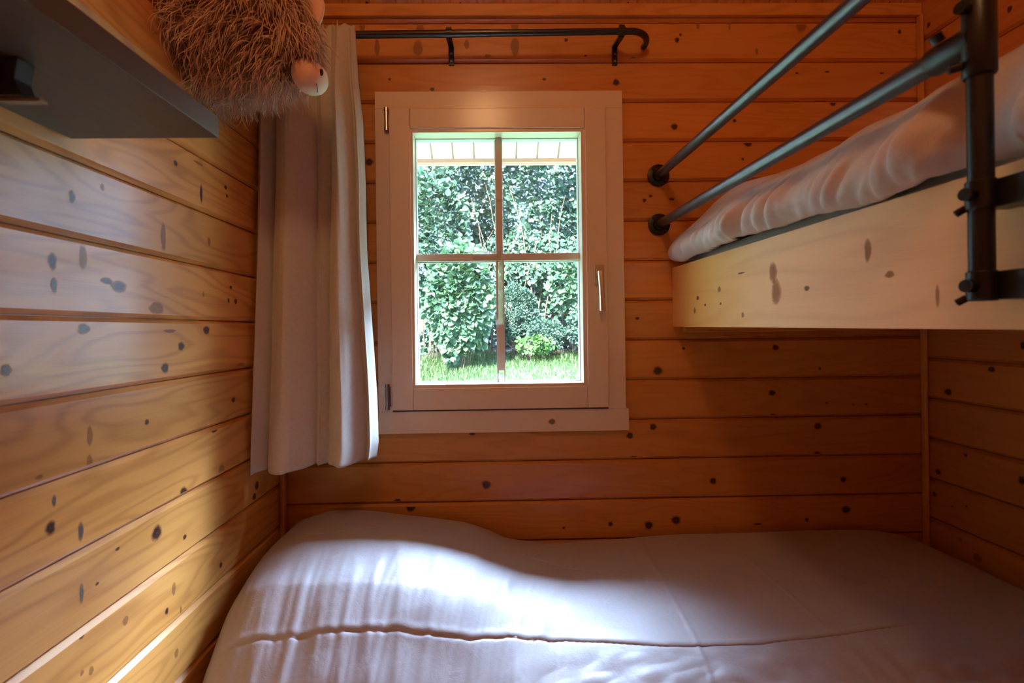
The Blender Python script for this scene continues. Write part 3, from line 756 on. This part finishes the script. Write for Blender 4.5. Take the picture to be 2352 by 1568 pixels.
for ya, yb in ((414, 482), (622, 691)):
    za, zb = zP(yb), zP(ya); zc = (za + zb) / 2
    pc = empty('pipe_clamp'); pc.parent = gr
    mb = MB(); mb.tube([(PCX, PY, za), (PCX, PY, za + .0015), (PCX, PY, zb - .0015), (PCX, PY, zb)], [.0122, .0134, .0134, .0122], 32)
    bx = bk((BX, PY, 0))[0]
    mb.box(PCX, bx, PY - .012, PY + .012, za + .003, zb - .003)
    mb.build('clamp_ring', M_cast, pc, autosmooth=35)
    mb = MB(); mb.add([bk(v) for v in [(x, y, z) for z in (za - KZ * PY + .001, zb - KZ * PY - .001) for y in (PY - .32, PY - .008) for x in (GX + .006, BX - .0005)]],
                      [(0, 2, 3, 1), (4, 5, 7, 6), (0, 1, 5, 4), (2, 6, 7, 3), (0, 4, 6, 2), (1, 3, 7, 5)])
    mb.build('clamp_strap', M_cast, pc, bevel=.002)
    setscrew(pc, (PCX - .0122, PY - .002, zc), (-1, -.15, 0), .007)
    setscrew(pc, (PCX - .008, PY + .009, za + .004), (-.6, .5, -.5), .004)

# upper mattress
mb = MB(); mx = BX + .031
mb.box(mx, RW - .03, -2.03, -.035, BZ0 + .066, BZ1 + .032)
sheared(mb); o = mb.build('mattress', M_sheet, bevel=.02, seg=4, autosmooth=50); tag(o, 'mattress in a grey sheet on the upper bunk', 'mattress')

def build_upper_duvet():
    NU, NV = 300, 110
    V = []
    for j in range(NU + 1):
        t = j / NU; y = -.045 - 1.80 * t               # along the bunk
        e = sstep(0, .055, t)                           # puffed near end
        # cross section control polyline from the hanging edge over the top to the wall
        lift = .018 * noise.noise(Vector((y * 5, 1.3, 0))) + .012 * noise.noise(Vector((y * 13, 4, 0)))
        edge = BZ1 + .006 + .012 * float(sstep(.03, .08, t) * (1 - sstep(.3, .45, t))) + .022 * (1 - e) * 0 + .014 * max(0, noise.noise(Vector((y * 4.2 + .4, 9, 0)))) - .006
        top = BZ1 + .115 + .02 * sstep(.1, .35, t) + .03 * float(sstep(.93, 1.0, -y))
        hump = .085 * math.exp(-((y + .22) / .22) ** 2) + .03 * math.exp(-((y + 1.25) / .3) ** 2)
        prof = [(BX + .012, edge + .012), (BX - .012, edge - .004 + lift * .4), (BX - .042, edge + .018), (BX - .044, edge + .05), (BX - .020, top - .038 + lift), (BX + .012, top - .006 + lift), (BX + .09, top + .02 + hump * .7),
                (BX + .24, top + .025 + hump), (BX + .5, top + .02 + hump * .6), (RW - .06, top - .01), (RW - .02, top - .07)]
        cy = .5
        yc = BZ1 + .06
        q = np.array(prof); q[:, 1] = yc + (q[:, 1] - yc) * (.80 + .20 * math.sqrt(max(e, 0)))
        bul = -.040 * math.exp(-((y + .975) / .045) ** 2); q[:, 0] = np.where(q[:, 0] < BX + .2, q[:, 0] - bul, q[:, 0])
        q[:, 0] = np.where(q[:, 0] < BX + .05, q[:, 0] + (1 - e) * .010, q[:, 0])
        seg = np.r_[0, np.cumsum(np.hypot(*np.diff(q, axis=0).T))]
        # denser sampling on the visible side
        us = np.linspace(0, 1, NV + 1) ** 1.9 * seg[-1]
        # smooth the polyline with a cubic-ish resample
        tt = np.linspace(0, seg[-1], 200); X = np.interp(tt, seg, q[:, 0]); Z = np.interp(tt, seg, q[:, 1])
        k = np.hanning(15); k /= k.sum()
        Xp = np.convolve(np.pad(X, 7, 'edge'), k, 'valid'); Zp = np.convolve(np.pad(Z, 7, 'edge'), k, 'valid')
        xs = np.interp(us, tt, Xp); zs = np.interp(us, tt, Zp)
        for i in range(NV + 1):
            s = us[i]; x, z = xs[i], zs[i]
            side = math.exp(-max(0, s - .10) / .07)
            # hanging gathers fan out across the side face
            ph = y + (s - .06) * .35
            wr = (1 - .6 * sstep(.02, .25, t)) * .9 * abs(noise.noise(Vector((ph * 46, s * 5, 12)))) + abs(noise.noise(Vector((ph * 10, s * 4, 2)))) * 1.5 + 1.0 * abs(noise.noise(Vector((ph * 24 + s * 6, s * 8, 5)))) - .5
            a = .019 * side * (sstep(0.02, .1, t) * .8 + .35)
            big = .014 * noise.noise(Vector((ph * 6, s * 5, 8))) * side
            V.append(bk((x - wr * a - big, y + .006 * noise.noise(Vector((y * 10, s * 12, 3))), z + .006 * noise.noise(Vector((y * 9, s * 9, 6))))))
    mb = MB(); mb.v = V
    mb.f = [(j * (NV + 1) + i, (j + 1) * (NV + 1) + i, (j + 1) * (NV + 1) + i + 1, j * (NV + 1) + i + 1) for j in range(NU) for i in range(NV)]
    cap = tuple(range(NV + 1)); mb.f.append(cap)
    mb.m = [0] * len(mb.f)
    o = mb.build('duvet', M_bed2, smooth=True, recalc=False)
    tag(o, 'crumpled pale duvet spilling over the edge of the upper bunk', 'duvet')
build_upper_duvet()

# ------------------------------------------------------------------ lower bed
lb = empty('bed_frame'); tag(lb, 'low wooden bed base under the window', 'bed')
mb = MB(); mb.box(.06, RW - .02, -.86, -.03, .0, .24); mb.build('base', M_board, lb, bevel=.004)
mb = MB(); mb.box(.075, RW - .02, -.85, -.035, .24, .40); o = mb.build('mattress', M_sheet, bevel=.03, seg=4, autosmooth=50); tag(o, 'mattress under the duvet of the lower bed', 'mattress')

def build_lower_duvet():
    NX, NY = 520, 300
    bx = [.0, .02, .07, .178, .30, .43, .566, .647, .687, .82, 1.02, 1.13, 1.29, 1.76, 1.84, 1.90, 2.02]
    bz = [.53, .56, .60, .622, .609, .590, .567, .535, .510, .497, .505, .520, .528, .545, .543, .527, .492]
    xs = np.linspace(0, 1, NX + 1); ys = np.linspace(0, 1, NY + 1)
    V = []
    nz = noise.noise
    for j, tj in enumerate(ys):
        y = -.028 - .86 * tj
        xl = np.interp(-y, [0, .15, .25, .36, .50, .62, .9], [.012, .012, .014, .022, .034, .046, .06])
        xr = np.interp(-y, [0, .3, .9], [RW - .012, RW - .012, RW - .012])
        for i, ti in enumerate(xs):
            x = xl + (xr - xl) * ti
            yy = -y
            zb = np.interp(x, bx, bz)
            pil = np.interp(x, [0, .05, .15, .30, .45, .60, .72, .85], [.030, .075, .105, .105, .092, .062, .022, 0])
            # pillow body: full at the back, falling away to the room side
            py_ = (1 - sstep(.20, .60, yy))
            base = .508 + .012 * math.sin(x * 2.2 - .5)
            z = base + pil * py_ + .010 * (1 - math.exp(-yy * 6))
            k = math.exp(-yy / .06); z = z * (1 - k) + zb * k
            # front roll-off
            fr = np.interp(x, [0, .6, 1.0, 1.6, 2.0], [.36, .39, .52, .56, .56])
            z -= float(np.interp(x, [0, .55, .95], [1.15, 1.05, .55])) * max(0, yy - fr) ** 1.35
            # left edge drops off
            el = x - xl; z -= .055 * math.exp(-el / .018) + .025 * math.exp(-el / .07) * sstep(.1, .4, yy)
            er = xr - x; z -= .03 * math.exp(-er / .05)
            # wrinkles: drawn folds on the pillow front, running towards the room
            wp = sstep(.16, .42, yy) * (1 - sstep(.62, .95, x)) 
            q = x + (x - .35) * (yy - .3) * .6
            wr = abs(nz(Vector((q * 15, yy * 2.0, 1)))) * .015 + abs(nz(Vector((q * 34 + yy * 2, yy * 4.5, 4)))) * .006
            z -= wp * (wr - .005)
            # softer creases elsewhere
            z += .0045 * nz(Vector((x * 6, yy * 9, 9))) + .0022 * nz(Vector((x * 9 + yy * 5, yy * 24, 2))) * sstep(.2, .5, yy)
            ct = sstep(.50, .62, yy); z += ct * (.005 * nz(Vector((x * 26, yy * 30, 5))) + .004 * abs(nz(Vector((x * 14, yy * 40, 8)))))
            # long seam towards the room and pressed fold lines
            ysm = np.interp(x, [.05, .45, .72, 1.0, 1.2, 1.35, 1.6], [.455, .455, .49, .545, .545, .52, .48])
            dsm = (yy - ysm); sf_ = 1 - sstep(1.45, 1.62, x)
            z += sf_ * (.0018 * math.exp(-(dsm + .006) ** 2 / .00006) - .0035 * math.exp(-(dsm) ** 2 / .000009))
            for (xa, ya, xb, yb_, am) in ((1.10, .02, 1.06, .62, .0022), (1.36, .03, 1.36, .60, .0013), (.66, .16, 1.15, .33, -.0018), (.15, .20, .33, .16, .003)):
                dx, dy = xb - xa, yb_ - ya; L2 = dx * dx + dy * dy
                t = ((x - xa) * dx + (yy - ya) * dy) / L2
                if -.05 < t < 1.05:
                    d = (x - xa - t * dx) ** 2 + (yy - ya - t * dy) ** 2
                    z += am * math.exp(-d / .000012)
            V.append((x, y, z))
    mb = MB(); mb.v = V
    mb.f = [(j * (NX + 1) + i, (j + 1) * (NX + 1) + i, (j + 1) * (NX + 1) + i + 1, j * (NX + 1) + i + 1) for j in range(NY) for i in range(NX)]
    # skirts hanging at the left end and at the front
    W = NX + 1
    b = len(mb.v)
    for j in range(NY + 1):
        x, y, z = V[j * W]; 
        for s in range(1, 7): mb.v.append((x + .012 * math.sin(s * .6) * 0 - .010 * math.sin(s / 6 * 3.1) + .006 * noise.noise(Vector((y * 14, s * .4, 2))) + .012 * s / 6, y, z - .030 * s))
    for j in range(NY):
        r0_ = [j * W] + [b + j * 6 + s for s in range(6)]; r1_ = [(j + 1) * W] + [b + (j + 1) * 6 + s for s in range(6)]
        for s in range(6): mb.f.append((r0_[s], r0_[s + 1], r1_[s + 1], r1_[s]))
    mb.v = [(max(v[0], .012), v[1], v[2]) for v in mb.v]
    mb.m = [0] * len(mb.f)
    o = mb.build('duvet', M_bed, smooth=True, recalc=False)
    s = o.modifiers.new('thickness', 'SOLIDIFY'); s.thickness = .006; s.offset = 1
    tag(o, 'smooth pale duvet over the pillow on the lower bed under the window', 'duvet')
build_lower_duvet()

# ------------------------------------------------------------------ garden
def leafmat(name, cols, rough=.45, transl=.22):
    m = bpy.data.materials.new(name); m.use_nodes = True; nt = m.node_tree; g = NG(nt)
    bs = nt.nodes['Principled BSDF']; out = nt.nodes['Material Output']
    geo = nt.nodes.new('ShaderNodeNewGeometry')
    c = g.ramp(geo.outputs['Random Per Island'], [(i / (len(cols) - 1), c) for i, c in enumerate(cols)])
    g.l.new(c, bs.inputs['Base Color']); bs.inputs['Roughness'].default_value = rough; bs.inputs['Specular IOR Level'].default_value = .6
    tl = nt.nodes.new('ShaderNodeBsdfTranslucent'); g.l.new(g.mix(.4, c, (.10, .19, .04)), tl.inputs[0])
    mx = nt.nodes.new('ShaderNodeMixShader'); mx.inputs[0].default_value = transl
    g.l.new(bs.outputs[0], mx.inputs[1]); g.l.new(tl.outputs[0], mx.inputs[2]); g.l.new(mx.outputs[0], out.inputs[0])
    return m
def gz_(x, y): return .02 + .09 * max(0, y) + .03 * math.sin(x * 1.3) * min(1, max(0, y) / 5)
M_leaf1 = leafmat('hedge_leaf', [(.035, .085, .066), (.055, .13, .095), (.085, .17, .11), (.055, .115, .09)])
M_leaf2 = leafmat('hazel_leaf', [(.05, .125, .085), (.075, .17, .10), (.11, .22, .11)])
M_leaf3 = leafmat('small_leaf', [(.04, .095, .075), (.07, .15, .12)])
M_leaf4 = leafmat('bright_leaf', [(.06, .18, .05), (.10, .24, .06)])
M_grass = leafmat('grass_blade', [(.040, .095, .030), (.065, .14, .045), (.11, .16, .07), (.045, .11, .04)], .5, .25)
M_stem = plain('stem_bark', (.14, .105, .08), .8)
def leaves(pts, dirs, sizes, rg):
    """heart-shaped folded leaves, six vertices each."""
    base = np.array([(0, 0, 0), (-.42, .30, .10), (-.33, .72, .07), (0, 1.0, -.10), (.33, .72, .07), (.42, .30, .10), (0, .45, -.03)])
    n = len(pts); d = dirs / np.linalg.norm(dirs, axis=1)[:, None]
    up = rg.normal(0, .45, (n, 3)) + np.array([0, -.75, .55]); s = np.cross(d, up); s /= np.linalg.norm(s, axis=1)[:, None]; nn = np.cross(s, d)
    v = pts[:, None, :] + sizes[:, None, None] * (base[None, :, 0:1] * s[:, None, :] + base[None, :, 1:2] * d[:, None, :] + base[None, :, 2:3] * nn[:, None, :])
    f = np.array([(0, 6, 2, 1), (6, 3, 2, 2), (0, 5, 4, 6), (6, 4, 3, 3)])
    tri = [(0, 6, 1), (1, 6, 2), (2, 6, 3), (3, 6, 4), (4, 6, 5), (5, 6, 0)]
    idx = (np.arange(n) * 7)[:, None, None] + np.array(tri)[None]
    return v.reshape(-1, 3), idx.reshape(-1, 3)
def foliage(name, mat, parent, pts, dirs, sizes, rg):
    v, f = leaves(pts, dirs, sizes, rg)
    me = bpy.data.meshes.new(name); me.vertices.add(len(v)); me.vertices.foreach_set('co', v.ravel())
    me.loops.add(len(f) * 3); me.loops.foreach_set('vertex_index', f.ravel().astype(np.int32))
    me.polygons.add(len(f)); me.polygons.foreach_set('loop_start', np.arange(0, len(f) * 3, 3, dtype=np.int32)); me.update(); me.validate()
    me.materials.append(mat); o = bpy.data.objects.new(name, me); COL.objects.link(o); o.parent = parent
    return o
rg = np.random.default_rng(4)
def hedge_pts(n, x0, x1, zf0, zf1, yc, thick, scale=.7):
    x = rg.uniform(x0, x1, n); h = rg.uniform(zf0, zf1, n); yv = np.empty(n)
    off = np.array([noise.noise(Vector((a * scale, b * scale, yc))) + .45 * noise.noise(Vector((a * 2.4, b * 2.4, yc + 5))) for a, b in zip(x, h)])
    yv = yc - off * thick + np.abs(rg.normal(0, 1, n)) * .28
    return x, yv, h, off
hedge = empty('hedge', (.8, 8.0, .7)); hedge.location = (0, 0, 0); tag(hedge, 'tall leafy green hedge across the garden behind the lawn', 'hedge')
x, yv, h, off = hedge_pts(85000, -4.2, 6.0, .65, 5.4, 8.0, .9)
yv[:30000] += .7 + .5 * rg.random(30000)
keep = np.ones(len(x), bool)
# thinner hollow low on the right, light gaps at the far left
hol = ((x - 1.25) / .8) ** 2 + ((h - 1.15) / .62) ** 2
keep &= ~((hol < 1) & (rg.random(len(x)) < .80) & (yv < 8.5))
gap = ((x + .85) / .45) ** 2 + ((h - 1.95) / .75) ** 2
keep &= ~((gap < 1))
gp = np.array([noise.noise(Vector((a * 1.9, b * 1.9, 31))) for a, b in zip(x, h)])
keep &= ~((gp > .46) & (rg.random(len(x)) < .8))
x, yv, h = x[keep], yv[keep], h[keep]
pts = np.c_[x, yv, h]; n = len(x)
dirs = np.c_[rg.normal(0, .7, n), -.55 + rg.normal(0, .3, n), -.45 + rg.normal(0, .45, n)]
foliage('foliage', M_leaf1, hedge, pts, dirs, rg.uniform(.07, .135, n), rg)
rs = random.Random(8)
mb = MB()
for k in range(60):
    x_ = rs.uniform(-3, 4.5); y_ = 7.9 + rs.uniform(-.4, .6); p = Vector((x_, y_, .6)); pts_ = [p.copy()]; d = Vector((rs.uniform(-.35, .35), rs.uniform(-.15, .1), 1)).normalized()
    L = rs.uniform(1.5, 4)
    for s in range(10):
        d = (d + Vector((rs.gauss(0, .08), rs.gauss(0, .05), 0))).normalized(); p = p + d * L / 10; pts_.append(p.copy())
    mb.tube(pts_, [.018 * (1 - i / 13) for i in range(11)], 6)
o = mb.build('stem', M_stem, hedge, smooth=True); o['kind'] = 'stuff'
# hazel bush, front left
def bush(name, label, cat, c, rad, n, mat, size, stems, seed, flat=False):
    r = np.random.default_rng(seed); root = empty(name); tag(root, label, cat)
    q = r.normal(0, 1, (n, 3)); q /= np.linalg.norm(q, axis=1)[:, None]; q[:, 1] = -np.abs(q[:, 1]) * r.choice([1, 1, 1, -1], n)
    rr = r.uniform(.55, 1.0, n) ** .5
    lump = np.array([1 + .28 * noise.noise(Vector((a[0] * 2.3 + seed, a[1] * 2.3, a[2] * 2.3))) for a in q])
    p = np.array(c) + q * (rr * lump)[:, None] * np.array(rad)
    g0 = gz_(c[0], c[1]); p[:, 2] = np.maximum(p[:, 2], g0 + .02 + r.random(n) * .1)
    d = q * .6 + np.c_[r.normal(0, .45, n), r.normal(0, .3, n) - .35, r.normal(0, .4, n) - .35]
    foliage('foliage', mat, root, p, d, r.uniform(size[0], size[1], n), r)
    for k in range(stems):
        mb = MB(); a = Vector((c[0] + r.normal(0, .10), c[1] + r.normal(0, .06), g0 - .02)); b = Vector((c[0] + r.normal(0, rad[0] * .6), c[1] + r.normal(0, .15), c[2] + rad[2] * r.uniform(.3, .9)))
        pp = [a.lerp(b, i / 8) + Vector((math.sin(i * .9 + k) * .03, 0, 0)) for i in range(9)]
        mb.tube(pp, [.011 * (1 - i / 11) for i in range(9)], 6); mb.build('stem', M_stem, root, smooth=True)
    return root
def gp_(px, py, Y):  return atY(px, py, Y)
c = gp_(1055, 690, 5.9)
bush('hazel_bush', 'light green broad-leaved bush at the left of the lawn before the hedge', 'bush', (c.x, 5.9, c.z), (.50, .42, .88), 2300, M_leaf2, (.075, .125), 6, 3)
c = gp_(1010, 560, 6.6)
bush('tall_bush', 'taller green bush behind the broad-leaved bush on the left', 'bush', (c.x - .1, 6.7, c.z), (.62, .4, 1.2), 2600, M_leaf1, (.08, .13), 5, 6)
c = gp_(1185, 715, 6.9)
bush('fine_leaved_shrub', 'fine-leaved dusty green shrub low in the hedge hollow', 'shrub', (c.x, 7.1, c.z), (.42, .3, .50), 6500, M_leaf3, (.022, .045), 8, 12)
c = gp_(1245, 770, 6.9)
bush('fine_leaved_shrub', 'fine-leaved dusty green shrub low in front of the dark soil', 'shrub', (c.x + .05, 6.8, c.z), (.36, .25, .28), 3000, M_leaf3, (.022, .045), 5, 13)
c = gp_(1230, 792, 6.3)
bush('ground_plant', 'small bright green leafy plant at the edge of the lawn', 'plant', (c.x, 6.4, c.z), (.30, .18, .13), 150, M_leaf4, (.06, .10), 3, 14)
c = gp_(1320, 750, 6.6)
bush('pale_shrub', 'pale green shrub at the right window edge by the lawn', 'shrub', (c.x + .2, 6.6, c.z), (.34, .25, .36), 1400, M_leaf3, (.03, .07), 4, 15)
c = gp_(1300, 640, 6.7)
bush('hanging_hazel_branch', 'leafy branches hanging down from the hedge on the right', 'bush', (c.x + .25, 7.0, c.z), (.55, .3, .55), 800, M_leaf2, (.08, .13), 3, 16)
# ground
mb = MB(); nx, ny = 40, 40
for j in range(ny + 1):
    for i in range(nx + 1):
        x_ = -14 + 30 * i / nx; y_ = .075 + 22 * (j / ny) ** 1.5; mb.v.append((x_, y_, gz_(x_, y_)))
mb.f = [(j * (nx + 1) + i, j * (nx + 1) + i + 1, (j + 1) * (nx + 1) + i + 1, (j + 1) * (nx + 1) + i) for j in range(ny) for i in range(nx)]; mb.m = [0] * len(mb.f)
gm, gnt, gbs = newmat('lawn_soil'); g = NG(gnt); P_ = g.sep(g.coord())
n_ = g.noise(g.coord(), 2.2, 4); far = g.math('GREATER_THAN', g.math('ADD', P_[1], g.math('MULTIPLY', n_, .8)), 7.3)
cg = g.ramp(g.noise(g.coord(), 9, 4), [(.3, (.035, .075, .025)), (.7, (.06, .11, .04))])
g.l.new(g.mix(far, cg, (.05, .04, .035)), gbs.inputs['Base Color']); gbs.inputs['Roughness'].default_value = .9
tag(mb.build('garden_ground', gm, smooth=True, recalc=False), 'garden ground', kind='structure')
def grass():
    r = np.random.default_rng(2); n = 34000
    y = 3.6 + 3.7 * r.random(n) ** .9; x = .66 + (y + 1.5) * r.uniform(-.38, .42, n)
    g0 = np.array([gz_(a, b) for a, b in zip(x, y)])
    L = r.uniform(.035, .10, n) * (1 + .5 * (y > 6.4)); an = r.uniform(0, 6.28, n); lean = r.uniform(.2, 1.1, n) * L
    wd = r.uniform(.0025, .005, n)
    b0 = np.c_[x, y, g0]; s = np.c_[np.cos(an + 1.57), np.sin(an + 1.57), 0 * an] * wd[:, None]; dd = np.c_[np.cos(an), np.sin(an), 0 * an] * lean[:, None]
    m1 = b0 + dd * .35 + np.c_[0 * x, 0 * x, L * .65]; tip = b0 + dd + np.c_[0 * x, 0 * x, L]
    v = np.stack([b0 - s, b0 + s, m1 + s * .8, m1 - s * .8, tip], 1).reshape(-1, 3)
    i = np.arange(n) * 5
    f = [(a, a + 1, a + 2, a + 3) for a in i] + [(a + 3, a + 2, a + 4) for a in i]
    me = bpy.data.meshes.new('grass'); me.from_pydata(v.tolist(), [], [tuple(int(q) for q in t) for t in f]); me.materials.append(M_grass)
    o = bpy.data.objects.new('grass', me); COL.objects.link(o); tag(o, 'bright green lawn grass seen through the window', 'grass', kind='stuff')
grass()
